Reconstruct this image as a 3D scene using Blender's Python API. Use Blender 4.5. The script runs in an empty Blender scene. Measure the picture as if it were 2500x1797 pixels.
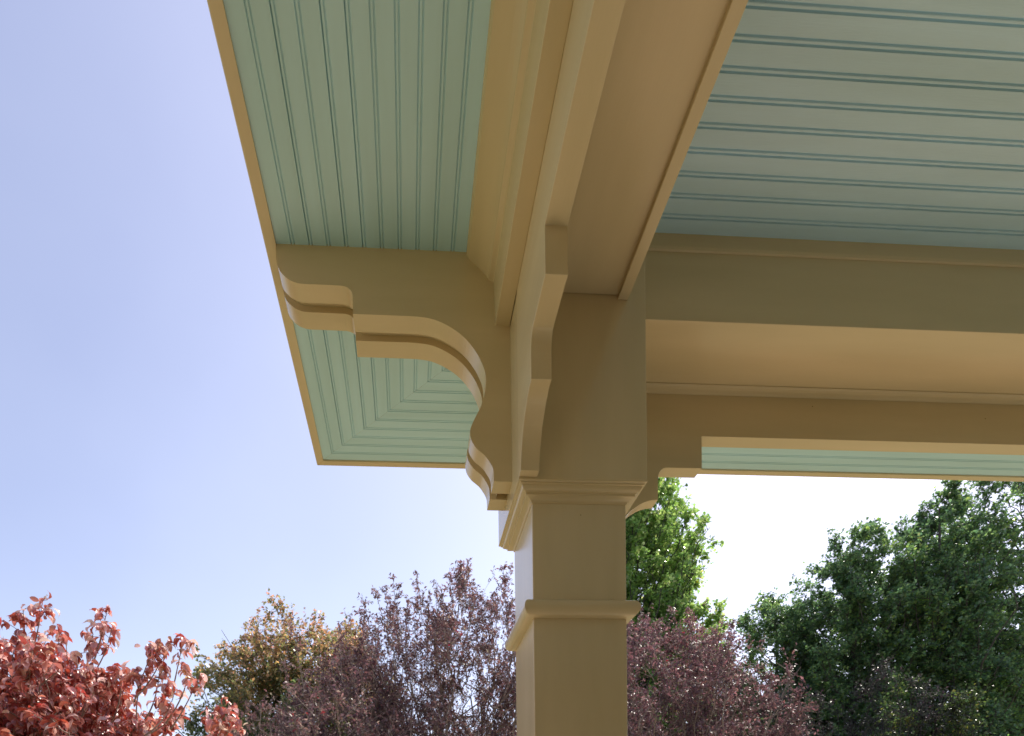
import bpy, bmesh, math, random
import numpy as np
from mathutils import Vector, Matrix

scene = bpy.context.scene
C = scene.collection
R = math.radians

# ------------------------------------------------------------------ camera
cam_d = bpy.data.cameras.new("camera")
cam = bpy.data.objects.new("camera", cam_d)
C.objects.link(cam)
r_ = Vector((0.99830936, -0.05653392, -0.01350305))
u_ = Vector((0.01416398, 0.01130648, 0.99983576))
f_ = Vector((0.05637196, 0.99833666, -0.01208811))
m = Matrix((r_, u_, -f_)).transposed().to_4x4()
m.translation = Vector((-0.75503529, -1.76680193, 0.0))
cam.matrix_world = m
cam_d.sensor_fit = 'HORIZONTAL'
cam_d.sensor_width = 36.0
cam_d.lens = 1416.4992 / 2500 * 36.0
cam_d.shift_x = (1250 - 1075.8835) / 2500
cam_d.shift_y = (2083.8939 - 898.5) / 2500
cam_d.clip_start = 0.05
cam_d.clip_end = 3000
cam_d.dof.use_dof = True
cam_d.dof.focus_distance = 2.1
cam_d.dof.aperture_fstop = 6.3
scene.camera = cam

# ------------------------------------------------------------------ sky, sun, exposure
SUN_EL, SUN_AZ = 53.0, 52.0            # azimuth measured from +Y towards +X
world = bpy.data.worlds.new("World")
scene.world = world
world.use_nodes = True
wn, wl = world.node_tree.nodes, world.node_tree.links
bg = wn['Background']
sky = wn.new('ShaderNodeTexSky')
sky.sky_type = 'NISHITA'
sky.sun_disc = False
sky.sun_elevation = R(SUN_EL)
sky.sun_rotation = R(SUN_AZ)
sky.air_density = 1.0
sky.dust_density = 1.3
sky.ozone_density = 1.5
hsv = wn.new('ShaderNodeHueSaturation')
hsv.inputs['Saturation'].default_value = 0.80
wl.new(sky.outputs[0], hsv.inputs['Color'])
tint = wn.new('ShaderNodeMixRGB'); tint.blend_type = 'MULTIPLY'; tint.inputs[0].default_value = 1.0
tint.inputs[2].default_value = (1.09, .985, 1.02, 1)          # the photo's lavender white balance
wl.new(hsv.outputs[0], tint.inputs[1])
wtc = wn.new('ShaderNodeTexCoord'); wnz = wn.new('ShaderNodeTexNoise'); wnz.inputs['Scale'].default_value = 2.2; wnz.inputs['Detail'].default_value = 4
wl.new(wtc.outputs['Generated'], wnz.inputs['Vector'])
wmr = wn.new('ShaderNodeMapRange'); wmr.inputs['From Min'].default_value = .42; wmr.inputs['From Max'].default_value = .75
wmr.inputs['To Min'].default_value = 0.0; wmr.inputs['To Max'].default_value = .07
wl.new(wnz.outputs['Fac'], wmr.inputs['Value'])
veil = wn.new('ShaderNodeMixRGB'); veil.inputs[2].default_value = (6.2, 6.6, 7.4, 1)        # thin high haze
wl.new(wmr.outputs[0], veil.inputs[0]); wl.new(tint.outputs[0], veil.inputs[1]); wl.new(veil.outputs[0], bg.inputs[0])
bg.inputs[1].default_value = 0.15
sd = bpy.data.lights.new("sun", 'SUN')
sd.energy = 3.3
sd.angle = R(0.53)
sd.color = (1.0, 0.93, 0.82)
sun = bpy.data.objects.new("sun", sd)
C.objects.link(sun)
sdir = Vector((math.sin(R(SUN_AZ)) * math.cos(R(SUN_EL)), math.cos(R(SUN_AZ)) * math.cos(R(SUN_EL)), math.sin(R(SUN_EL))))
sun.rotation_euler = sdir.to_track_quat('Z', 'Y').to_euler()
sun.location = sdir * 40
vs = scene.view_settings
vs.view_transform = 'Standard'
vs.look = 'None'
vs.exposure = 0.65
vs.gamma = 1.0
scene.render.engine = 'CYCLES'
scene.cycles.max_bounces = 10
scene.cycles.diffuse_bounces = 6

# ------------------------------------------------------------------ materials
def new_mat(name):
    mt = bpy.data.materials.new(name)
    mt.use_nodes = True
    return mt, mt.node_tree.nodes, mt.node_tree.links, mt.node_tree.nodes['Principled BSDF']

def paint(name, col, rough=0.24, var=0.06, bump=0.06, grain=(3, 3, 3), spec=.5):
    mt, n, l, p = new_mat(name)
    tc = n.new('ShaderNodeTexCoord')
    mp = n.new('ShaderNodeMapping'); mp.inputs['Scale'].default_value = grain
    l.new(tc.outputs['Object'], mp.inputs[0])
    big = n.new('ShaderNodeTexNoise'); big.inputs['Scale'].default_value = 1.6; big.inputs['Detail'].default_value = 5
    l.new(mp.outputs[0], big.inputs['Vector'])
    cr = n.new('ShaderNodeValToRGB')
    a = [c * (1 - var) for c in col]; b = [min(1, c * (1 + var)) for c in col]
    a[2] *= 0.96
    cr.color_ramp.elements[0].position = .3; cr.color_ramp.elements[0].color = (*a, 1)
    cr.color_ramp.elements[1].position = .7; cr.color_ramp.elements[1].color = (*b, 1)
    l.new(big.outputs['Fac'], cr.inputs[0])
    # rare small dark specks (insect marks, nail heads)
    vo = n.new('ShaderNodeTexVoronoi'); vo.inputs['Scale'].default_value = 9
    l.new(tc.outputs['Object'], vo.inputs['Vector'])
    sp = n.new('ShaderNodeMath'); sp.operation = 'LESS_THAN'; sp.inputs[1].default_value = 0.022
    l.new(vo.outputs['Distance'], sp.inputs[0])
    sel = n.new('ShaderNodeSeparateColor'); l.new(vo.outputs['Color'], sel.inputs[0])
    s2 = n.new('ShaderNodeMath'); s2.operation = 'LESS_THAN'; s2.inputs[1].default_value = 0.35
    l.new(sel.outputs[0], s2.inputs[0])
    mu = n.new('ShaderNodeMath'); mu.operation = 'MULTIPLY'
    l.new(sp.outputs[0], mu.inputs[0]); l.new(s2.outputs[0], mu.inputs[1])
    mx = n.new('ShaderNodeMixRGB'); mx.blend_type = 'MULTIPLY'
    mx.inputs[2].default_value = (.45, .4, .33, 1)
    l.new(mu.outputs[0], mx.inputs[0]); l.new(cr.outputs[0], mx.inputs[1])
    l.new(mx.outputs[0], p.inputs['Base Color'])
    p.inputs['Roughness'].default_value = rough
    p.inputs['Specular IOR Level'].default_value = spec
    fine = n.new('ShaderNodeTexNoise'); fine.inputs['Scale'].default_value = 45; fine.inputs['Detail'].default_value = 6
    l.new(mp.outputs[0], fine.inputs['Vector'])
    bp = n.new('ShaderNodeBump'); bp.inputs['Strength'].default_value = bump; bp.inputs['Distance'].default_value = .004
    l.new(fine.outputs['Fac'], bp.inputs['Height'])
    l.new(bp.outputs[0], p.inputs['Normal'])
    return mt

CREAM = (0.635, 0.525, 0.325)
M = {}
M['cream_x'] = paint('cream_paint_x', CREAM, grain=(0.8, 5, 5))      # brush strokes along X
M['cream_y'] = paint('cream_paint_y', CREAM, grain=(5, 0.8, 5))      # along Y
M['cream_z'] = paint('cream_paint_z', CREAM, grain=(5, 5, 0.8), spec=1.0, rough=.19, bump=.03)
TEAL = (0.475, 0.725, 0.80)
M['teal_x'] = paint('pale_green_paint_x', TEAL, grain=(0.6, 7, 7), var=.07, rough=.4)
M['teal_y'] = paint('pale_green_paint_y', TEAL, grain=(7, 0.6, 7), var=.07, rough=.4)
M['blue_x'] = paint('pale_blue_grey_paint', (0.50, 0.71, 0.82), grain=(0.6, 7, 7), var=.08, rough=.4, bump=.12)
M['floor'] = paint('floor_paint', (0.48, 0.45, 0.38), rough=.6, grain=(4, .8, 4))
M['siding'] = paint('siding_paint', (0.40, 0.27, 0.13), rough=.6)  # kept dark and warm to tint light from the added wall
M['shingle'] = paint('shingle', (0.12, 0.115, 0.11), rough=.9, var=.4, bump=.6, grain=(9, 9, 9))

def bark(name, a, b):
    mt, n, l, p = new_mat(name)
    tc = n.new('ShaderNodeTexCoord')
    t = n.new('ShaderNodeTexNoise'); t.inputs['Scale'].default_value = 14; t.inputs['Detail'].default_value = 6
    l.new(tc.outputs['Object'], t.inputs['Vector'])
    cr = n.new('ShaderNodeValToRGB')
    cr.color_ramp.elements[0].position = .35; cr.color_ramp.elements[0].color = (*a, 1)
    cr.color_ramp.elements[1].position = .65; cr.color_ramp.elements[1].color = (*b, 1)
    l.new(t.outputs['Fac'], cr.inputs[0]); l.new(cr.outputs[0], p.inputs['Base Color'])
    p.inputs['Roughness'].default_value = .85
    bp = n.new('ShaderNodeBump'); bp.inputs['Strength'].default_value = .5; bp.inputs['Distance'].default_value = .02
    l.new(t.outputs['Fac'], bp.inputs['Height']); l.new(bp.outputs[0], p.inputs['Normal'])
    return mt
M['bark_grey'] = bark('bark_grey', (.11, .09, .075), (.24, .20, .17))
M['bark_pale'] = bark('bark_pale', (.20, .15, .12), (.36, .28, .23))
M['bark_dark'] = bark('bark_dark', (.04, .035, .03), (.10, .085, .07))

def leaf_mat(name, rough=.38, trans=.45, spec=.5, sat=1.15, tv=1.9):
    mt, n, l, p = new_mat(name)
    at = n.new('ShaderNodeAttribute'); at.attribute_name = 'tint'
    l.new(at.outputs['Color'], p.inputs['Base Color'])
    p.inputs['Roughness'].default_value = rough
    p.inputs['Specular IOR Level'].default_value = spec
    tr = n.new('ShaderNodeBsdfTranslucent')
    hs = n.new('ShaderNodeHueSaturation'); hs.inputs['Saturation'].default_value = sat; hs.inputs['Value'].default_value = tv
    l.new(at.outputs['Color'], hs.inputs['Color']); l.new(hs.outputs[0], tr.inputs['Color'])
    mx = n.new('ShaderNodeMixShader'); mx.inputs[0].default_value = trans
    l.new(p.outputs[0], mx.inputs[1]); l.new(tr.outputs[0], mx.inputs[2])
    out = n['Material Output']; l.new(mx.outputs[0], out.inputs['Surface'])
    return mt
M['leaf'] = leaf_mat('leaf_green', .27, .5, .7, 1.1, 2.3)
M['leaf_plum'] = leaf_mat('leaf_plum', .40, .35, .45)
M['leaf_red'] = leaf_mat('leaf_red', .34, .30, 1.0)
M['leaf_red'].node_tree.nodes['Principled BSDF'].inputs['Coat Weight'].default_value = .5
M['leaf_red'].node_tree.nodes['Principled BSDF'].inputs['Coat Roughness'].default_value = .3

def ground_mat():
    mt, n, l, p = new_mat('lawn_and_dry_grass')
    tc = n.new('ShaderNodeTexCoord')
    t = n.new('ShaderNodeTexNoise'); t.inputs['Scale'].default_value = .5; t.inputs['Detail'].default_value = 8
    l.new(tc.outputs['Object'], t.inputs['Vector'])
    cr = n.new('ShaderNodeValToRGB')
    cr.color_ramp.elements[0].position = .35; cr.color_ramp.elements[0].color = (.17, .205, .09, 1)
    cr.color_ramp.elements[1].position = .65; cr.color_ramp.elements[1].color = (.29, .305, .165, 1)
    l.new(t.outputs['Fac'], cr.inputs[0]); l.new(cr.outputs[0], p.inputs['Base Color'])
    p.inputs['Roughness'].default_value = .95
    return mt
M['ground'] = ground_mat()
def paving_mat():
    mt, n, l, p = new_mat('tan_brick_paving')
    tc = n.new('ShaderNodeTexCoord')
    b = n.new('ShaderNodeTexBrick'); b.inputs['Scale'].default_value = 4.5
    b.inputs['Color1'].default_value = (.52, .37, .21, 1); b.inputs['Color2'].default_value = (.46, .31, .18, 1)
    b.inputs['Mortar'].default_value = (.40, .34, .26, 1)
    l.new(tc.outputs['Object'], b.inputs['Vector']); l.new(b.outputs['Color'], p.inputs['Base Color'])
    p.inputs['Roughness'].default_value = .85
    return mt
M['paving'] = paving_mat()

# ------------------------------------------------------------------ helpers
def obj(name, bm, mat, parent=None, kind=None, smooth=False, bevel=0.0, label=None):
    me = bpy.data.meshes.new(name)
    bmesh.ops.remove_doubles(bm, verts=bm.verts, dist=1e-6)
    bmesh.ops.recalc_face_normals(bm, faces=bm.faces)
    if smooth:
        for f in bm.faces: f.smooth = True
    bm.to_mesh(me); bm.free()
    o = bpy.data.objects.new(name, me)
    me.materials.append(M[mat])
    C.objects.link(o)
    if parent: o.parent = parent
    if kind: o['kind'] = kind
    if label: o['label'] = label
    if bevel:
        b = o.modifiers.new('bevel', 'BEVEL'); b.width = bevel; b.segments = 2; b.limit_method = 'ANGLE'; b.angle_limit = R(35)
        b.harden_normals = False
    if smooth:
        md = o.modifiers.new('wn', 'WEIGHTED_NORMAL'); md.keep_sharp = True
        es = me.edges
        ang = R(32)
        bm2 = bmesh.new(); bm2.from_mesh(me)
        for e in bm2.edges:
            if len(e.link_faces) == 2 and e.calc_face_angle(0) > ang: e.smooth = False
        bm2.to_mesh(me); bm2.free()
    return o

def empty(name, loc=(0, 0, 0), **props):
    o = bpy.data.objects.new(name, None)
    o.empty_display_size = .2
    o.location = loc
    C.objects.link(o)
    for k, v in props.items(): o[k] = v
    return o

def add_box(bm, x0, x1, y0, y1, z0, z1):
    v = [bm.verts.new((x, y, z)) for z in (z0, z1) for y in (y0, y1) for x in (x0, x1)]
    for q in ((0, 2, 3, 1), (4, 5, 7, 6), (0, 1, 5, 4), (2, 6, 7, 3), (0, 4, 6, 2), (1, 3, 7, 5)):
        bm.faces.new([v[i] for i in q])

def box(*a):
    bm = bmesh.new(); add_box(bm, *a); return bm

def prism(bm, A, B):
    """closed loop A joined to loop B (same count), capped"""
    va = [bm.verts.new(p) for p in A]; vb = [bm.verts.new(p) for p in B]
    n = len(A)
    for i in range(n):
        j = (i + 1) % n
        bm.faces.new((va[i], va[j], vb[j], vb[i]))
    bm.faces.new(va); bm.faces.new(vb[::-1])

def square_sweep(profile, x0, x1, y0, y1):
    """profile of (offset outward, z) swept round a square with mitred corners"""
    bm = bmesh.new()
    rings = []
    for s, z in profile:
        rings.append([bm.verts.new(p) for p in ((x0 - s, y0 - s, z), (x1 + s, y0 - s, z), (x1 + s, y1 + s, z), (x0 - s, y1 + s, z))])
    for a, b in zip(rings, rings[1:]):
        for i in range(4):
            j = (i + 1) % 4
            bm.faces.new((a[i], a[j], b[j], b[i]))
    return bm

# dimensions (metres; z = 0 is the height of the eye, the porch stands on z = GROUND)
GROUND = -1.62
FLOOR = -1.27
B = 0.40            # width of the pier head
P = 0.0497          # shaft set in from the pier head
E_IN = 0.0602       # beam set back from the inner faces of the pier head
ZC, ZB, ZO, ZS, ZF = 1.9359, 1.6699, 1.5085, 1.9159, 1.9080
UO = 0.3448         # inner face of the outer arched board
US, UF0, UF1 = 0.5393, 1.144, 1.18
ZCAP = 1.1205
FAR = 7.5
HOUSE = 4.6          # the side beam runs back to the house front
PITCH, G0 = 0.0564, 1.0918

def uv(beam, u, t, z):
    """u outward from the pier's inner corner, t along the beam away from the pier"""
    return (-u, -t, z) if beam == 1 else (t, u, z)

porch = empty('porch', (-.2, .2, GROUND), label='cream painted porch corner with square post, scrolled brackets and pale green beadboard soffit', category='porch')
ORG = Vector((-.2, .2, GROUND))
def part(name, bm, mat, parent=None, **k):
    o = obj(name, bm, mat, parent or porch, **k)
    if (parent or porch) is porch:
        o.location = -ORG
    return o

# ---- post
post = part('post', box(-B + P, -P, P, B - P, FLOOR, 1.125), 'cream_z', bevel=.003)
ch = part('pier_head', box(-B, 0, 0, B, ZCAP - .002, ZC + .03), 'cream_z', bevel=.003)
cap = [(.0500, 1.1250), (.0500, 1.1185), (.0455, 1.1180), (.0430, 1.1165), (.0430, 1.1120), (.0385, 1.1110), (.0375, 1.1075), (.0345, 1.1025), (.0300, 1.0990), (.0262, 1.0975),
       (.0262, 1.0955), (.0222, 1.0950), (.0222, 1.0885), (.0180, 1.0875), (.0120, 1.0855), (.0060, 1.0820), (.0030, 1.0780), (.0022, 1.0745), (-.004, 1.0745)]
part('capital', square_sweep([(-.01, 1.1250)] + cap, -B + P, -P, P, B - P), 'cream_x', post)
rr = []
for i in range(0, 15):
    a = math.pi / 2 - math.pi * i / 14
    s = .0335 * (max(0, math.cos(a)) ** .8); z = .7425 + .0275 * math.sin(a)
    rr.append((s, z))
part('ring_moulding', square_sweep([(-.01, .770)] + rr + [(-.01, .715)], -B + P, -P, P, B - P), 'cream_x', post, smooth=True)
part('post_base', square_sweep([(-.01, -1.05), (.02, -1.05), (.028, -1.07), (.028, -1.13), (.045, -1.14), (.045, FLOOR), (-.01, FLOOR)], -B + P, -P, P, B - P), 'cream_x', post)

# ---- scrolled brackets carrying the eave (outline measured on the near board)
BR = [(1.1455, ZS + .02), (1.1454, 1.8749), (1.1419, 1.8516), (1.1343, 1.8321), (1.1218, 1.8169), (1.1044, 1.8039), (1.0849, 1.7963), (1.0631, 1.7932), (1.0197, 1.7931), (0.9400, 1.7925),
      (0.9246, 1.7885), (0.9137, 1.781), (0.9074, 1.7703), (0.9058, 1.7585), (0.9058, 1.7045), (0.7300, 1.7045), (0.6992, 1.7038), (0.6505, 1.6975), (0.6019, 1.6783), (0.5531, 1.6458), (0.5128, 1.5988),
      (0.4887, 1.5509), (0.4809, 1.5146), (0.4842, 1.4741), (0.4964, 1.429), (0.5182, 1.3859), (0.5315, 1.3565), (0.5346, 1.3383), (0.5302, 1.313), (0.5139, 1.288), (0.4883, 1.2668),
      (0.4742, 1.2485), (0.4623, 1.227), (0.4595, 1.2077), (0.4592, 1.1835), (B, 1.1835), (B, ZS + .02)]
def smooth_poly(pts, lo, hi, sub=4):
    """Catmull-Rom refinement of pts[lo:hi], sharp elsewhere"""
    out = list(pts[:lo])
    seg = pts[lo:hi]
    for i in range(len(seg) - 1):
        p0 = Vector(seg[max(i - 1, 0)]); p1 = Vector(seg[i]); p2 = Vector(seg[i + 1]); p3 = Vector(seg[min(i + 2, len(seg) - 1)])
        for k in range(sub):
            t = k / sub
            q = .5 * ((2 * p1) + (p2 - p0) * t + (2 * p0 - 5 * p1 + 4 * p2 - p3) * t * t + (3 * p1 - p0 - 3 * p2 + p3) * t ** 3)
            out.append((q.x, q.y))
    out.append(tuple(seg[-1]))
    return out + list(pts[hi:])
def bracket_outline():
    a = smooth_poly(BR, 1, 9)
    i = a.index(BR[9])
    a = smooth_poly(a, i, i + 5)
    i = a.index(BR[16])
    return smooth_poly(a, i, i + 19)
def inset(poly, d):
    n = len(poly); out = []
    for i in range(n):
        p0 = Vector(poly[i - 1]); p1 = Vector(poly[i]); p2 = Vector(poly[(i + 1) % n])
        d1 = (p1 - p0); d2 = (p2 - p1)
        if d1.length < 1e-9 or d2.length < 1e-9: out.append(tuple(p1)); continue
        n1 = Vector((-d1.y, d1.x)).normalized(); n2 = Vector((-d2.y, d2.x)).normalized()
        q = (n1 + n2); q = q.normalized() / max(.5, q.length / 2)
        out.append((p1.x - q.x * d * SGN, p1.y - q.y * d * SGN))
    return out
SGN = 1
OUT = bracket_outline()
area = sum(OUT[i - 1][0] * OUT[i][1] - OUT[i][0] * OUT[i - 1][1] for i in range(len(OUT)))
SGN = 1 if area < 0 else -1
IN = inset(OUT, .022)
IN = [(max(x, B), min(z, ZS + .019)) for x, z in IN]
def bracket(beam):
    """beam 1: projects to -X at the pier's outer side; beam 2: projects to +Y"""
    def pt(u, w, z):                                  # w = distance from pier's inner face across the bracket
        return (-u, w, z) if beam == 1 else (-w, u, z)
    bm = bmesh.new()
    for w0, w1, poly in ((.1186, .1832, OUT), (.1832, .2165, IN), (.2165, .2815, OUT)):
        prism(bm, [pt(u, w0, z) for u, z in poly], [pt(u, w1, z) for u, z in poly])
    o = part('scroll_bracket', bm, 'cream_x' if beam == 1 else 'cream_y', bevel=.0012)
    return o
for k in (1, 2):
    bracket(k)

# ---- beams: frieze, arched outer board with corbelled end, soffit of the beam
SB = [(.3552, ZO), (.3552, 1.3905), (.2229, 1.3900), (.2123, 1.3883), (.2032, 1.3833), (.1963, 1.3765), (.1917, 1.3683), (.1893, 1.3594), (.1877, 1.3450), (.1877, 1.2712), (.1720, 1.2705),
      (.1578, 1.2680), (.1288, 1.2580), (.1002, 1.2407), (.0762, 1.2216), (.0600, 1.2006), (.046, 1.175), (.036, 1.148), (.031, ZCAP + .004), (-.001, ZCAP + .004)]
def cr_smooth(pts, lo, hi, sub=4):
    return smooth_poly(pts, lo, hi, sub)
_a = cr_smooth(SB, 2, 9)
_i = _a.index(SB[10])
SB = cr_smooth(_a, _i, _i + 9)
def arched_board(beam):
    e = HOUSE if beam == 1 else FAR
    poly = [(e, ZO)] + SB + [(-.001, ZC + .02), (e, ZC + .02)]
    bm = bmesh.new()
    d = .0006
    prism(bm, [uv(beam, UO, max(t, d), z) for t, z in poly], [uv(beam, B + .0015, max(t, d), z) for t, z in poly])
    return bm
for beam in (1, 2):
    mt = 'cream_y' if beam == 1 else 'cream_x'
    bm = bmesh.new()
    lo = ZB if beam == 2 else ZB + .014
    prism(bm, [uv(beam, u, .001, z) for u, z in ((E_IN, lo), (.3065, lo), (.3065, ZC + .02), (E_IN, ZC + .02))],
          [uv(beam, u, HOUSE if beam == 1 else FAR, z) for u, z in ((E_IN, lo), (.3065, lo), (.3065, ZC + .02), (E_IN, ZC + .02))])
    beam_o = part('beam', bm, mt, bevel=.002)
    part('arched_board', arched_board(beam), mt, bevel=.0015)
    # bed strip between the beam and the outer board
    bm = bmesh.new()
    pr = [(.3066, ZB - .002), (.312, ZB - .006), (.322, ZB - .008), (.335, ZB - .008), (UO - .0005, ZB - .010), (UO - .0005, ZC), (.3066, ZC)]
    prism(bm, [uv(beam, u, .001, z) for u, z in pr], [uv(beam, u, HOUSE if beam == 1 else FAR, z) for u, z in pr])
    part('bed_strip', bm, mt)
    if beam == 1:      # lip on the inner edge of the side beam
        bm = bmesh.new()
        pr = [(E_IN - .004, ZB), (E_IN + .0281, ZB), (E_IN + .0281, ZB + .0139), (E_IN - .004, ZB + .0139)]
        prism(bm, [uv(1, u, .001, z) for u, z in pr], [uv(1, u, HOUSE, z) for u, z in pr])
        part('edge_lip', bm, mt, beam_o, bevel=.0015)
    # trim under the ceiling on the inner face
    bm = bmesh.new()
    pr = [(E_IN - .0005, ZC - .050), (E_IN - .006, ZC - .048), (E_IN - .008, ZC - .040), (E_IN - .008, ZC + .01), (E_IN - .0005, ZC + .01)]
    prism(bm, [uv(beam, u, -E_IN if beam == 2 else -E_IN, z) for u, z in pr], [uv(beam, u, HOUSE if beam == 1 else FAR, z) for u, z in pr])
    part('ceiling_trim', bm, mt, beam_o)
    # frieze board + crown moulding on the outer side; mitred at the corner (t = -u)
    e0 = .0017
    fr = [(B + e0, 1.6835), (.4485, 1.6835), (.4520, 1.8200), (.4555, 1.8235), (.4690, 1.8290), (.4700, 1.8330), (.4790, 1.8455), (.4900, 1.8570), (.5140, 1.8790), (.5330, 1.8960), (.5385, 1.9060), (US + .0015, ZS + .01), (B + e0, ZS + .01)]
    bm = bmesh.new()
    prism(bm, [uv(beam, u, -u + .0004 if beam == 1 else -u + .0004, z) for u, z in fr], [uv(beam, u, HOUSE if beam == 1 else FAR, z) for u, z in fr])
    part('crown_frieze', bm, mt, bevel=.0008)

# ---- beadboard
def bead_profile(a, b, g0, pitch, side=0.0048, gw=.0042, gd=.0046, slots=True):
    """(coord, depth) polyline from a to b with pairs of grooves round a bead at g0 + k*pitch"""
    pts = [(a, 0.0)]
    k0 = math.ceil((a - g0 + .008) / pitch)
    k = k0
    rnd = random.Random(5)
    while g0 + k * pitch < b - .008:
        c = g0 + k * pitch
        off = (rnd.random() - .5) * .0006
        for s in (-1, 1):
            m0 = c + s * side + off
            if s > 0 and rnd.random() < .3 and slots:
                pts += [(m0 - gw / 2, 0), (m0 - .0004, gd), (m0 - .0003, .0085), (m0 + .0005, .0085), (m0 + .0006, gd), (m0 + gw / 2, 0)]
                continue
            pts += [(m0 - gw / 2, 0), (m0 - gw * .18, gd), (m0 + gw * .18, gd), (m0 + gw / 2, 0)] if s > 0 else \
                   [(m0 - gw / 2, 0), (m0 - gw * .18, gd * .8), (m0 + gw * .18, gd * .8), (m0 + gw / 2, .0004)]
            if s < 0: pts += [(c - .0015 + off, -.0002), (c + .0015 + off, -.0002)]
        k += 1
    pts.append((b, 0.0))
    return pts
for beam in (1, 2):                 # eave soffit, mitred at the corner
    bm = bmesh.new()
    pr = bead_profile(US - .0005, UF0 + .0005, G0 - 20 * PITCH, PITCH)
    A, Bv = [], []
    for u, dz in pr:
        A.append(bm.verts.new(uv(beam, u, -u + .0003, ZS + dz)))
        Bv.append(bm.verts.new(uv(beam, u, HOUSE if beam == 1 else FAR, ZS + dz)))
    for i in range(len(A) - 1):
        bm.faces.new((A[i], A[i + 1], Bv[i + 1], Bv[i]))
    part('beadboard_soffit', bm, 'teal_y' if beam == 1 else 'teal_x')
bm = bmesh.new()                    # ceiling inside, boards parallel to the far beam
pr = bead_profile(-HOUSE, E_IN - .008, 0.0035 - PITCH * 400, PITCH, side=.0054, gw=.0054, gd=.0055)
A = [bm.verts.new((-E_IN + .008, y, ZC + dz)) for y, dz in pr]
Bv = [bm.verts.new((FAR, y, ZC + dz)) for y, dz in pr]
for i in range(len(A) - 1):
    bm.faces.new((A[i], A[i + 1], Bv[i + 1], Bv[i]))
part('beadboard_ceiling', bm, 'blue_x')

# ---- fascia and roof
for beam in (1, 2):
    bm = bmesh.new()
    pr = [(UF0, ZF), (UF1 - .003, ZF), (UF1, ZF + .003), (UF1, ZF + .21), (UF0, ZF + .21)]
    prism(bm, [uv(beam, u, -u + .0002, z) for u, z in pr], [uv(beam, u, HOUSE if beam == 1 else FAR, z) for u, z in pr])
    part('fascia', bm, 'cream_y' if beam == 1 else 'cream_x', bevel=.001)
bm = bmesh.new()
zr = ZF + .212
o_ = UF1 - .004
v = [bm.verts.new(p) for p in ((-o_, -HOUSE, zr), (FAR, -HOUSE, zr), (FAR, o_, zr), (-o_, o_, zr))]
rv = [bm.verts.new(p) for p in ((2.2, -HOUSE, zr + 1.2), (FAR, -HOUSE, zr + 1.2), (2.2, -2.2, zr + 1.2), (FAR, -2.2, zr + 1.2))]
bm.faces.new((v[0], v[3], rv[2], rv[0])); bm.faces.new((v[3], v[2], rv[3], rv[2])); bm.faces.new((rv[0], rv[2], rv[3], rv[1]))
bm.faces.new((v[0], v[1], v[2], v[3]))
bm.faces.new((v[0], rv[0], rv[1], v[1])); bm.faces.new((v[2], v[1], rv[1], rv[3]))
part('roof', bm, 'shingle')
# unseen house wall, added and widened to cut sky light on front faces; porch floor
bm = bmesh.new()
for k in range(46):
    z0 = GROUND + k * .146
    q = [(-10.0, -HOUSE + .018, z0), (FAR + 2, -HOUSE + .018, z0), (FAR + 2, -HOUSE + .004, z0 + .146), (-10.0, -HOUSE + .004, z0 + .146)]
    vv = [bm.verts.new(p) for p in q]; ww = [bm.verts.new(p) for p in ((-10.0, -HOUSE, z0), (FAR + 2, -HOUSE, z0))]
    bm.faces.new(vv); bm.faces.new((vv[1], vv[0], ww[0], ww[1]))
add_box(bm, -10.0, FAR + 2, -HOUSE - 6, -HOUSE, GROUND, GROUND + 6.7)
part('unseen_house_wall', bm, 'siding')
bm = bmesh.new()
add_box(bm, -.52, FAR, -HOUSE, .52, GROUND - .05, FLOOR)
part('porch_floor', bm, 'floor')

# ------------------------------------------------------------------ ground
bm = bmesh.new()
bmesh.ops.create_grid(bm, x_segments=8, y_segments=8, size=900)
g = obj('ground', bm, 'ground', kind='structure'); g.location.z = GROUND
bm = bmesh.new()
v = [bm.verts.new(p) for p in ((-3.2, -4.5, 0), (-.52, -4.5, 0), (-.52, .52, 0), (8, .52, 0), (8, 3.4, 0), (-3.2, 3.4, 0))]
bm.faces.new(v)
pv = obj('path', bm, 'paving', kind='structure'); pv.location.z = GROUND + .006

# ------------------------------------------------------------------ trees
def unit(a):
    return a / np.maximum(np.linalg.norm(a, axis=1, keepdims=True), 1e-9)

LEAF = {
    'oval':   (np.array([(0, 0, 0), (.5, .40, .10), (1, 0, -.06), (.5, -.40, .10)], float), [(0, 1, 2), (0, 2, 3)]),
    'slim':   (np.array([(0, 0, 0), (.45, .22, .07), (1, 0, -.10), (.45, -.22, .07)], float), [(0, 1, 2), (0, 2, 3)]),
    # dogwood: pointed oval, folded along the rib, tip curling under
    'curl':   (np.array([(0, 0, 0), (.20, .20, .10), (.22, 0, 0), (.20, -.20, .10), (.50, .27, .15), (.52, 0, -.04), (.50, -.27, .15),
                         (.78, .17, -.02), (.80, 0, -.17), (.78, -.17, -.02), (.93, 0, -.42)], float),
               [(0, 2, 1), (0, 3, 2), (1, 2, 5, 4), (2, 3, 6, 5), (4, 5, 8, 7), (5, 6, 9, 8), (7, 8, 10), (8, 9, 10)]),
}

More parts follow.
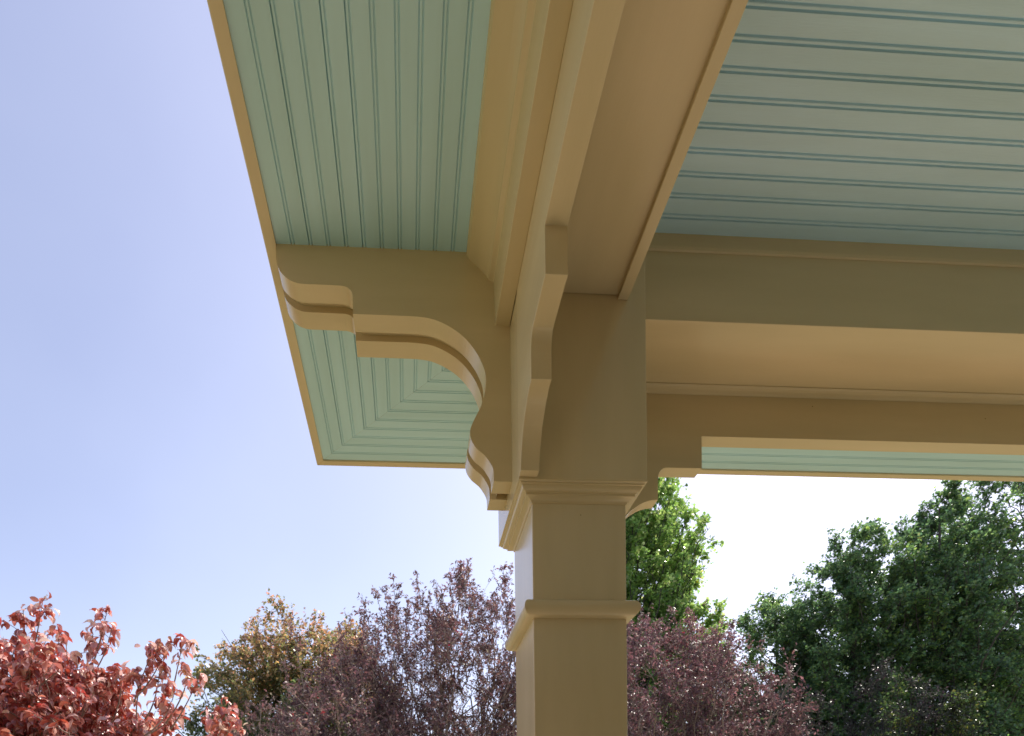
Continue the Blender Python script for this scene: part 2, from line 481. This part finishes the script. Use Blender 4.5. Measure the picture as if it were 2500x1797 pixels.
def build_mesh(name, V, faces, mat, parent, tint=None, smooth=False):
    """faces: list of (array of indices [n,k])"""
    me = bpy.data.meshes.new(name)
    me.vertices.add(len(V)); me.vertices.foreach_set('co', V.astype(np.float32).ravel())
    loops = np.concatenate([f.ravel() for f in faces]).astype(np.int32)
    tot = np.concatenate([np.full(len(f), f.shape[1], np.int32) for f in faces])
    start = np.concatenate([[0], np.cumsum(tot)[:-1]]).astype(np.int32)
    me.loops.add(len(loops)); me.loops.foreach_set('vertex_index', loops)
    me.polygons.add(len(tot)); me.polygons.foreach_set('loop_start', start); me.polygons.foreach_set('loop_total', tot)
    if smooth: me.polygons.foreach_set('use_smooth', np.ones(len(tot), bool))
    me.update(calc_edges=True)
    if tint is not None:
        a = me.color_attributes.new('tint', 'FLOAT_COLOR', 'POINT')
        a.data.foreach_set('color', np.hstack([tint, np.ones((len(tint), 1))]).astype(np.float32).ravel())
    me.materials.append(M[mat])
    o = bpy.data.objects.new(name, me); C.objects.link(o); o.parent = parent
    return o

def tubes(paths, sides):
    """paths: list of (pts [n,3], radii [n]) -> V, quads"""
    VV, FF, off = [], [], 0
    ca = np.cos(np.arange(sides) * 2 * np.pi / sides); sa = np.sin(np.arange(sides) * 2 * np.pi / sides)
    for pts, rad in paths:
        n = len(pts)
        d = np.gradient(pts, axis=0); d = unit(d)
        ref = np.where(np.abs(d[:, 2:3]) > .9, np.array([[1., 0, 0]]), np.array([[0, 0, 1.]]))
        s = unit(np.cross(d, ref)); t = np.cross(d, s)
        ring = pts[:, None] + rad[:, None, None] * (ca[None, :, None] * s[:, None] + sa[None, :, None] * t[:, None])
        VV.append(ring.reshape(-1, 3))
        i = np.arange(n - 1)[:, None] * sides; j = np.arange(sides)[None]
        j2 = (j + 1) % sides
        q = np.stack([i + j, i + j2, i + sides + j2, i + sides + j], -1).reshape(-1, 4) + off
        FF.append(q); off += n * sides
    return np.concatenate(VV), np.concatenate(FF)

def bez(a, b, c, n):
    t = np.linspace(0, 1, n)[:, None]
    return (1 - t) ** 2 * a + 2 * t * (1 - t) * b + t * t * c

def leaves(pos, dirs, size, shape, rng, flat=.5):
    tpl, fc = LEAF[shape]
    n = len(pos)
    d = unit(dirs)
    up = rng.normal(size=(n, 3)) * flat; up[:, 2] += 1
    s = unit(np.cross(up, d)); nrm = np.cross(d, s)
    sz = size * rng.uniform(.65, 1.25, n)
    k = len(tpl)
    wid = rng.uniform(.75, 1.15, n)[:, None, None]
    V = pos[:, None] + sz[:, None, None] * (tpl[None, :, 0:1] * d[:, None] + wid * tpl[None, :, 1:2] * s[:, None] + rng.uniform(.4, 1.6, n)[:, None, None] * tpl[None, :, 2:3] * nrm[:, None])
    F = []
    base = (np.arange(n) * k)[:, None]
    for ln in (3, 4):
        ff = [f for f in fc if len(f) == ln]
        if ff:
            F.append((base[:, :, None] + np.array(ff)[None]).reshape(-1, ln))
    return V.reshape(-1, 3), F, k

def palette(pos, rng, cols, weights, clump=1.2, bias=None):
    n = len(pos)
    f = (np.sin(pos[:, 0] * clump * 2.1 + 1.3) + np.sin(pos[:, 1] * clump * 1.7 + .4) + np.sin(pos[:, 2] * clump * 2.6 + 2.2)) / 3
    w = np.cumsum(weights) / np.sum(weights)
    r = np.clip(rng.random(n) * .75 + .25 * (f * .5 + .5) + (0 if bias is None else bias), 0, .9999)
    idx = np.searchsorted(w, r)
    idx = np.clip(idx, 0, len(cols) - 1)
    c = np.array(cols)[idx]
    return np.clip(c * rng.uniform(.7, 1.35, (n, 1)) * rng.uniform(.92, 1.08, (n, 3)), .002, .9)

def tree(name, label, cat, base, prof, trunk_r, limbs, subs, twigs, per, lsize, shape, cols, wts, leafm='leaf', barkm='bark_grey', seed=1,
         stems=1, sweep=.8, up=.25, lump=.16, twig_len=.35, sub_len=.30, bias_fn=None, group=None, shoots=0, shoot_h=.7, clump=1.2, zmin=None, droop=.35, lean=(0, 0), in_lo=.35, twig_r=.0035, shoot_side=None, sprays=()):
    """prof: [(z, radius)] of the crown, absolute z"""
    rng = np.random.default_rng(seed)
    t = empty(name, (base[0], base[1], GROUND), label=label, category=cat)
    if group: t['group'] = group
    pz = np.array([p[0] for p in prof], float); prd = np.array([p[1] for p in prof], float)
    ph = rng.uniform(0, 6.28, 4)
    def rad(z, th):
        r = np.interp(z, pz, prd)
        return r * (1 + lump * np.sin(3 * th + ph[0] + z * .9) + lump * .8 * np.sin(5 * th + ph[1] - z * 1.7) + lump * .5 * np.sin(9 * th + ph[2] + z * 2.9))
    ax = lambda z: np.stack([base[0] + lean[0] * (z - GROUND), base[1] + lean[1] * (z - GROUND)], -1)
    ztop, zbot = pz.max(), pz.min()
    H = ztop - zbot
    # weights for limb tip heights
    zz = np.linspace(zbot + .02 * H, ztop - .01 * H, 400)
    w = np.interp(zz, pz, prd) ** 1.25 + .10 * prd.max()
    tz = rng.choice(zz, limbs, p=w / w.sum())
    th = (np.arange(limbs) * 2.39996 + rng.uniform(0, .8, limbs))
    rr_ = rad(tz, th) * rng.uniform(in_lo, .98, limbs) ** .7
    axt = ax(tz)
    tips = np.stack([axt[:, 0] + rr_ * np.cos(th), axt[:, 1] + rr_ * np.sin(th), tz], -1)
    big, mid, small = [], [], []
    # trunk(s)
    stem_ends = []
    for s in range(stems):
        a0 = 2 * np.pi * s / max(stems, 1) + rng.uniform(0, .5)
        p0 = np.array([base[0] + (.12 * np.cos(a0) if stems > 1 else 0), base[1] + (.12 * np.sin(a0) if stems > 1 else 0), GROUND - .1])
        rt = (0.45 * prd.max() if stems > 1 else .03)
        e = ax(ztop - .08 * H if stems == 1 else zbot + H * rng.uniform(.55, .9))
        p2 = np.array([e[0] + rt * np.cos(a0), e[1] + rt * np.sin(a0), ztop - .06 * H if stems == 1 else zbot + H * rng.uniform(.55, .85)])
        p1 = np.array([p0[0], p0[1], (p0[2] + p2[2]) * .5])
        pts = bez(p0, p1, p2, 16); pts[1:-1, :2] += rng.normal(size=(14, 2)) * .02 * trunk_r * 8
        r = trunk_r / math.sqrt(stems) * np.linspace(1, .08, 16) ** .9
        big.append((pts, r)); stem_ends.append(pts)
    allst = np.concatenate(stem_ends)
    sub_tips, sub_pts = [], []
    for k in range(limbs):
        tip = tips[k]
        st = stem_ends[k % stems]
        hz = tip[2] - sweep * np.hypot(*(tip[:2] - ax(tip[2])))
        hz = max(hz, GROUND + (zbot - GROUND) * .55)
        hz = min(hz, st[-1, 2])
        j = int(np.argmin(np.abs(st[:, 2] - hz)))
        a = st[j]
        b = (a + tip) / 2; b[:2] = a[:2] * .35 + tip[:2] * .65; b[2] = a[2] * .6 + tip[2] * .4
        pts = bez(a, b, tip, 9); pts[1:-1] += rng.normal(size=(7, 3)) * .025 * np.linalg.norm(tip - a)
        r0 = min(trunk_r * .45, .012 + .012 * np.linalg.norm(tip - a)) * (.35 + .65 * (1 - j / len(st)))
        mid.append((pts, r0 * np.linspace(1, .18, 9)))
        for q in range(subs):
            tt = rng.uniform(.35, 1.0); i = tt * 8; i0 = int(min(i, 7)); p = pts[i0] + (pts[i0 + 1] - pts[i0]) * (i - i0)
            ld = unit((pts[i0 + 1] - pts[i0])[None])[0]
            dd = ld * .6 + rng.normal(size=3) * .75; dd[2] += up
            dd /= np.linalg.norm(dd)
            L = sub_len * prd.max() * rng.uniform(.5, 1.2)
            e = p + dd * L
            # keep inside the crown
            c2 = ax(e[2]); v2 = e[:2] - c2; rmax = rad(np.clip(e[2], zbot, ztop), np.arctan2(v2[1], v2[0])) * rng.uniform(.9, 1.08)
            dd2 = np.hypot(*v2)
            if dd2 > rmax: e[:2] = c2 + v2 * (rmax / dd2)
            if e[2] > ztop + .02 * H: e[2] = ztop + .02 * H * rng.random()
            sp = bez(p, (p + e) / 2 + np.array([0, 0, -.04 * L]), e, 5)
            small.append((sp, np.linspace(1, .3, 5) * max(twig_r * 1.8, r0 * .3)))
            sub_pts.append(sp)
    xp, xd = [], []
    for (tip, rs, ns_) in sprays:                            # leafy tips standing clear of the crown
        tip = np.array(tip); st = stem_ends[0]; a = st[int(len(st) * .55)]
        ih = unit((a - tip)[None])[0]
        a = tip + np.array([ih[0] * .30 + rng.normal() * .06, ih[1] * .3 + rng.normal() * .06, -.42])
        b = (a + tip) / 2 + np.array([ih[0] * -.02, 0, -.05]) + rng.normal(size=3) * .05
        pts = bez(a, b, tip, 12)
        mid.append((pts, np.linspace(.0075, .0025, 12)))
        for q in range(ns_ + 2):
            i = rng.uniform(7.4, 11) if q else 10.99; i0 = int(min(i, 10)); p = pts[i0] + (pts[i0 + 1] - pts[i0]) * (i - i0)
            dd = rng.normal(size=3); dd[2] = abs(dd[2]) * .6; dd /= np.linalg.norm(dd)
            e = p + dd * rs * rng.uniform(.3, 1.0)
            small.append((bez(p, (p + e) / 2, e, 4), np.linspace(.003, .002, 4)))
            for _ in range(4):
                xp.append(e + rng.normal(size=3) * .012); v_ = rng.normal(size=3) * .8; v_[2] -= .8; xd.append(v_)
    SP = np.array(sub_pts)                                   # [m,5,3]
    if zmin is not None: SP = SP[(SP[:, -1, 2] > zmin)]
    m_ = len(SP)
    # twigs
    nt = m_ * twigs
    si = np.repeat(np.arange(m_), twigs); tt = rng.uniform(.1, 1, nt) ** .8 * 4; i0 = np.minimum(tt.astype(int), 3); fr = (tt - i0)[:, None]
    st = SP[si, i0] * (1 - fr) + SP[si, i0 + 1] * fr
    td = unit(SP[si, i0 + 1] - SP[si, i0]) * .6 + rng.normal(size=(nt, 3)) * .6; td[:, 2] += up
    td = unit(td); tl = twig_len * rng.uniform(.4, 1.2, nt)
    en = st + td * tl[:, None]; en[:, 2] -= .05 * tl
    if shoots:                                               # long upright shoots above the crown, sparsely leaved
        a = rng.uniform(0, 6.28, shoots)
        if shoot_side: a = rng.uniform(shoot_side[0], shoot_side[1], shoots)
        q = rng.uniform(0, .95, shoots) ** .6
        zs_ = zbot + H * (1 - .55 * q ** 2) - .25
        c2 = ax(zs_)
        s0 = np.stack([c2[:, 0] + q * np.cos(a) * prd.max() * .85, c2[:, 1] + q * np.sin(a) * prd.max() * .85, zs_], -1)
        sdv = np.stack([np.cos(a) * .22 * q, np.sin(a) * .22 * q, np.ones(shoots)], -1) + rng.normal(size=(shoots, 3)) * .1
        sl = shoot_h * rng.uniform(.45, 1.0, shoots)
        for kk in range(shoots):
            e = s0[kk] + unit(sdv[kk:kk + 1])[0] * sl[kk]
            pp = bez(s0[kk], (s0[kk] + e) / 2 + rng.normal(size=3) * .04, e, 6)
            small.append((pp, np.linspace(.009, .003, 6)))
            ns = int(5 + sl[kk] * 9)
            f2 = rng.uniform(.15, 1, ns)
            b0 = pp[0] + (pp[-1] - pp[0]) * f2[:, None]
            dv = rng.normal(size=(ns, 3)) * .5 + np.array([0, 0, .8]); dv = unit(dv)
            ll = rng.uniform(.12, .30, ns) * (1.25 - f2) * shoot_h
            st = np.concatenate([st, b0]); en = np.concatenate([en, b0 + dv * ll[:, None]])
        nt = len(st); tl = np.linalg.norm(en - st, axis=1)
    # leaves on twigs
    nl = nt * per
    ti = np.repeat(np.arange(nt), per)
    f = rng.uniform(.12, 1.02, nl)[:, None]
    pos = st[ti] * (1 - f) + en[ti] * f + rng.normal(size=(nl, 3)) * lsize * .25
    dl = unit(en[ti] - st[ti]) * .6 + rng.normal(size=(nl, 3)) * .7; dl[:, 2] -= droop
    if xp:
        pos = np.concatenate([pos, np.array(xp)]); dl = np.concatenate([dl, np.array(xd)])
    V, F, k = leaves(pos, dl, lsize, shape, rng)
    bias = None if bias_fn is None else bias_fn(pos)
    col = palette(pos, rng, cols, wts, clump, bias)
    off = np.array([base[0], base[1], GROUND])
    build_mesh('crown', V - off, F, leafm, t, np.repeat(col, k, axis=0), smooth=(shape == 'curl'))
    V1, F1 = tubes(big, 9); V2, F2 = tubes(mid, 5); V3, F3 = tubes(small, 3)
    # twigs as thin three-sided tubes
    tw = np.stack([st, en], 1)
    d = unit(tw[:, 1] - tw[:, 0]); ref = np.array([[.31, .87, .38]]); s = unit(np.cross(d, ref)); q = np.cross(d, s)
    ring = []
    for e_, rw in ((0, twig_r), (1, twig_r * .5)):
        for a_ in range(3):
            ring.append(tw[:, e_] + rw * (math.cos(a_ * 2.0944) * s + math.sin(a_ * 2.0944) * q))
    V4 = np.stack(ring, 1).reshape(-1, 3); b_ = (np.arange(nt) * 6)[:, None, None]
    F4 = (b_ + np.array([[0, 1, 4, 3], [1, 2, 5, 4], [2, 0, 3, 5]])[None]).reshape(-1, 4)
    build_mesh('trunk', V1 - off, [F1], barkm, t, smooth=True)
    VV = np.concatenate([V2, V3, V4]); FF = np.concatenate([F2, F3 + len(V2), F4 + len(V2) + len(V3)])
    build_mesh('branches', VV - off, [FF], barkm, t)
    return t

def spot(px, D):
    """plan position of something seen at horizontal picture position px, D metres ahead of the eye"""
    return (-.755 + D * ((px - 1075.9) / 1416.5 + .0564), -1.767 + D)
def hz(py, D):
    return D * ((2083.9 - py) / 1416.5 - .0121)

# red dogwood, nearest
D = 5.2
REDS = [(.20, .045, .040), (.36, .10, .080), (.54, .25, .21), (.70, .52, .47), (.50, .22, .07), (.18, .16, .05)]  # pale pinks stand in for sun and sky highlights on the leaves
tree('dogwood_tree', 'red autumn dogwood with curled leaves at the bottom left of the photo', 'tree', spot(40, D),
     [(hz(2060, D), 1.2), (hz(1940, D), 1.80), (hz(1830, D), 1.74), (hz(1745, D), 1.55), (hz(1680, D), 1.22), (hz(1625, D), .7)], .09, 260, 6, 5, 9, .078, 'curl',
     REDS, [4, 6, 7, 5, 1.6, .5], 'leaf_red', 'bark_pale', seed=11, sweep=.75, up=.35, lump=.07, twig_len=.15, sub_len=.16, droop=1.0, stems=2, in_lo=.5, twig_r=.004,
     sprays=[((*spot(x, d), hz(y, d)), r, n) for x, y, d, r, n in (
         (150, 1478, 5.0, .09, 7), (105, 1500, 5.0, .09, 8), (90, 1545, 5.0, .10, 8), (130, 1565, 5.1, .10, 8), (183, 1540, 5.1, .04, 2), (200, 1560, 5.1, .04, 2),
         (295, 1505, 4.9, .09, 7), (305, 1545, 4.9, .08, 6), (262, 1550, 4.9, .09, 6), (235, 1600, 4.9, .12, 7), (20, 1560, 5.0, .13, 9), (60, 1600, 5.0, .14, 9), (150, 1585, 5.0, .10, 6),
         (470, 1568, 4.8, .07, 6), (435, 1582, 4.8, .08, 7), (400, 1590, 4.8, .09, 8), (415, 1625, 4.8, .10, 8), (380, 1655, 4.8, .12, 8), (480, 1632, 4.7, .04, 3), (508, 1650, 4.7, .04, 2),
         (450, 1680, 4.8, .10, 7), (575, 1725, 4.7, .09, 8), (590, 1760, 4.7, .12, 8), (540, 1750, 4.8, .12, 8), (330, 1640, 4.9, .10, 8), (290, 1645, 4.9, .12, 8))])

# tree turning orange behind the purple shrubs
D = 16.5
GO = [(.065, .095, .045), (.11, .13, .06), (.18, .175, .075), (.28, .22, .11), (.40, .25, .13), (.40, .24, .17)]
def go_bias(p): return np.clip((p[:, 2] - 4.2) * .2, -.35, .24)
tree('autumn_tree', 'round olive green tree turning orange at its top, behind the left purple shrub', 'tree', spot(735, D),
     [(1.2, 3.0), (2.4, 3.5), (3.8, 3.3), (4.9, 2.8), (5.7, 2.1), (6.35, 1.0)], .16, 250, 8, 6, 9, .090, 'oval',
     GO, [3, 4, 4, 3, 2.5, 1.5], 'leaf', 'bark_grey', seed=24, sweep=.7, lump=.07, twig_len=.34, sub_len=.16, bias_fn=go_bias, in_lo=.4)

PLUM = [(.10, .062, .067), (.16, .09, .095), (.23, .14, .135), (.32, .25, .22), (.28, .06, .07), (.17, .18, .06)]
PW = [6, 7, 4, 3, 1.2, .5]
D = 11.0
tree('purple_plum', 'low greyish purple leaved plum in front of the orange tree, left of the post', 'tree', spot(865, D),
     [(.8, 2.2), (1.7, 2.45), (2.5, 2.0), (3.05, 1.2), (3.4, .4)], .08, 90, 8, 6, 8, .075, 'slim', PLUM, PW, 'leaf_plum', 'bark_pale', seed=31,
     stems=4, sweep=1.3, up=.6, lump=.16, twig_len=.30, sub_len=.24, shoots=10, shoot_h=1.5, group='purple plum trees beyond the porch')
D = 12.3
tree('purple_plum', 'tall airy purple plum with long upright shoots, directly left of the post', 'tree', spot(1115, D),
     [(.8, 2.5), (2.0, 3.0), (3.2, 3.0), (3.9, 2.7), (4.6, 2.1), (5.1, 1.2)], .09, 160, 8, 5, 8, .080, 'slim', PLUM, PW, 'leaf_plum', 'bark_pale', seed=44,
     stems=5, sweep=1.5, up=.8, lump=.16, twig_len=.32, sub_len=.24, shoots=80, shoot_h=1.3, group='purple plum trees beyond the porch')
D = 11.6
tree('purple_plum', 'purple plum with reddish tips directly right of the post, before the bright green tree', 'tree', spot(1645, D),
     [(.8, 2.2), (1.8, 2.45), (2.8, 2.3), (3.5, 2.0), (4.0, 1.5), (4.5, .5)], .09, 170, 8, 6, 9, .075, 'slim',
     [(.09, .056, .062), (.15, .082, .09), (.22, .12, .125), (.33, .26, .24), (.30, .06, .08), (.17, .18, .06)], PW, 'leaf_plum', 'bark_pale', seed=51,
     stems=4, sweep=1.3, up=.6, lump=.15, twig_len=.30, sub_len=.24, shoots=16, shoot_h=.9, group='purple plum trees beyond the porch')

# bright green pear behind the post
D = 22.0
GR = [(.11, .19, .06), (.18, .27, .085), (.27, .36, .12), (.40, .45, .20), (.62, .45, .07)]
tree('pear_tree', 'bright green pyramidal pear tree with yellow flecks behind the post', 'tree', spot(1525, D),
     [(1.5, 3.2), (4, 3.8), (7, 3.9), (9, 3.75), (11, 3.35), (12.5, 2.85), (14, 2.1), (15.5, .7)], .22, 520, 8, 6, 10, .13, 'oval',
     GR, [4, 5, 4, 2, .7], 'leaf', 'bark_dark', seed=61, sweep=1.1, up=.5, lump=.07, twig_len=.36, sub_len=.11, zmin=2.5, in_lo=.6, group='pear trees beyond the porch')

DG = [(.070, .120, .068), (.10, .165, .080), (.145, .22, .085), (.22, .31, .09), (.46, .44, .16)]
DW = [5, 6, 5, 2.4, .7]
for px, D, top, rmax, seed, lab, nl in (
        (1925, 18.0, 1450, 2.4, 71, 'small dark green tree, lowest of the row right of the post', 190),
        (2130, 16.0, 1270, 2.3, 72, 'rounded dark green tree in the middle of the row on the right', 230),
        (2360, 15.5, 1175, 2.4, 73, 'tall dark green tree whose top reaches the porch eave at right', 260),
        (2600, 16.0, 1060, 3.3, 74, 'dark green tree cut off by the right edge of the photo', 230)):
    zt = hz(top, D)
    tree('pear_tree', lab, 'tree', spot(px, D),
         [(1.2, rmax * .7), (2.6, rmax * .85), (zt * .6, rmax * 1.0), (zt * .75, rmax * .85), (zt * .88, rmax * .58), (zt, rmax * .15)], .17, nl, 8, 6, 9, .085, 'oval',
         DG, DW, 'leaf', 'bark_dark', seed=seed, sweep=1.0, up=.45, lump=.13, twig_len=.32, sub_len=.15, in_lo=.4, group='pear trees beyond the porch', zmin=1.8)
# shrubs in the lower right corner
for px, D, top, rmax, seed, lab in ((1950, 12.5, 1690, 1.3, 81, 'dark green and purple shrub at the foot of the small green tree'),
                                   (2260, 12.5, 1590, 1.5, 82, 'dark purple-green shrub under the tall green trees at lower right')):
    zt = hz(top, D)
    tree('purple_shrub', lab, 'shrub', spot(px, D), [(.6, rmax * .8), (zt * .6, rmax), (zt * .85, rmax * .7), (zt, rmax * .2)], .06, 40, 7, 5, 7, .075, 'slim',
         [(.035, .035, .036), (.045, .055, .040), (.06, .035, .048), (.10, .09, .09)], [5, 4, 2, 1], 'leaf_plum', 'bark_dark', seed=seed, stems=3, sweep=1.2, up=.5)
for px, D, top, rmax, seed, lab in ((1940, 12.0, 1755, .5, 91, 'low yellow-green shrub right of the purple plum'),
                                   (2250, 11.7, 1665, .5, 92, 'yellow-green shrub in the dark foliage at lower right'),
                                   (2430, 11.5, 1700, .6, 93, 'yellow-green shrub in the bottom right corner of the photo')):
    zt = hz(top, D)
    tree('yellow_shrub', lab, 'shrub', spot(px, D), [(.6, rmax * .8), (zt * .6, rmax), (zt * .85, rmax * .7), (zt, rmax * .2)], .05, 22, 6, 4, 5, .06, 'oval',
         [(.035, .060, .028), (.05, .078, .030), (.075, .10, .030), (.15, .14, .035)], [3, 4, 3, 2], 'leaf', 'bark_dark', seed=seed, stems=3, sweep=1.2, up=.5)
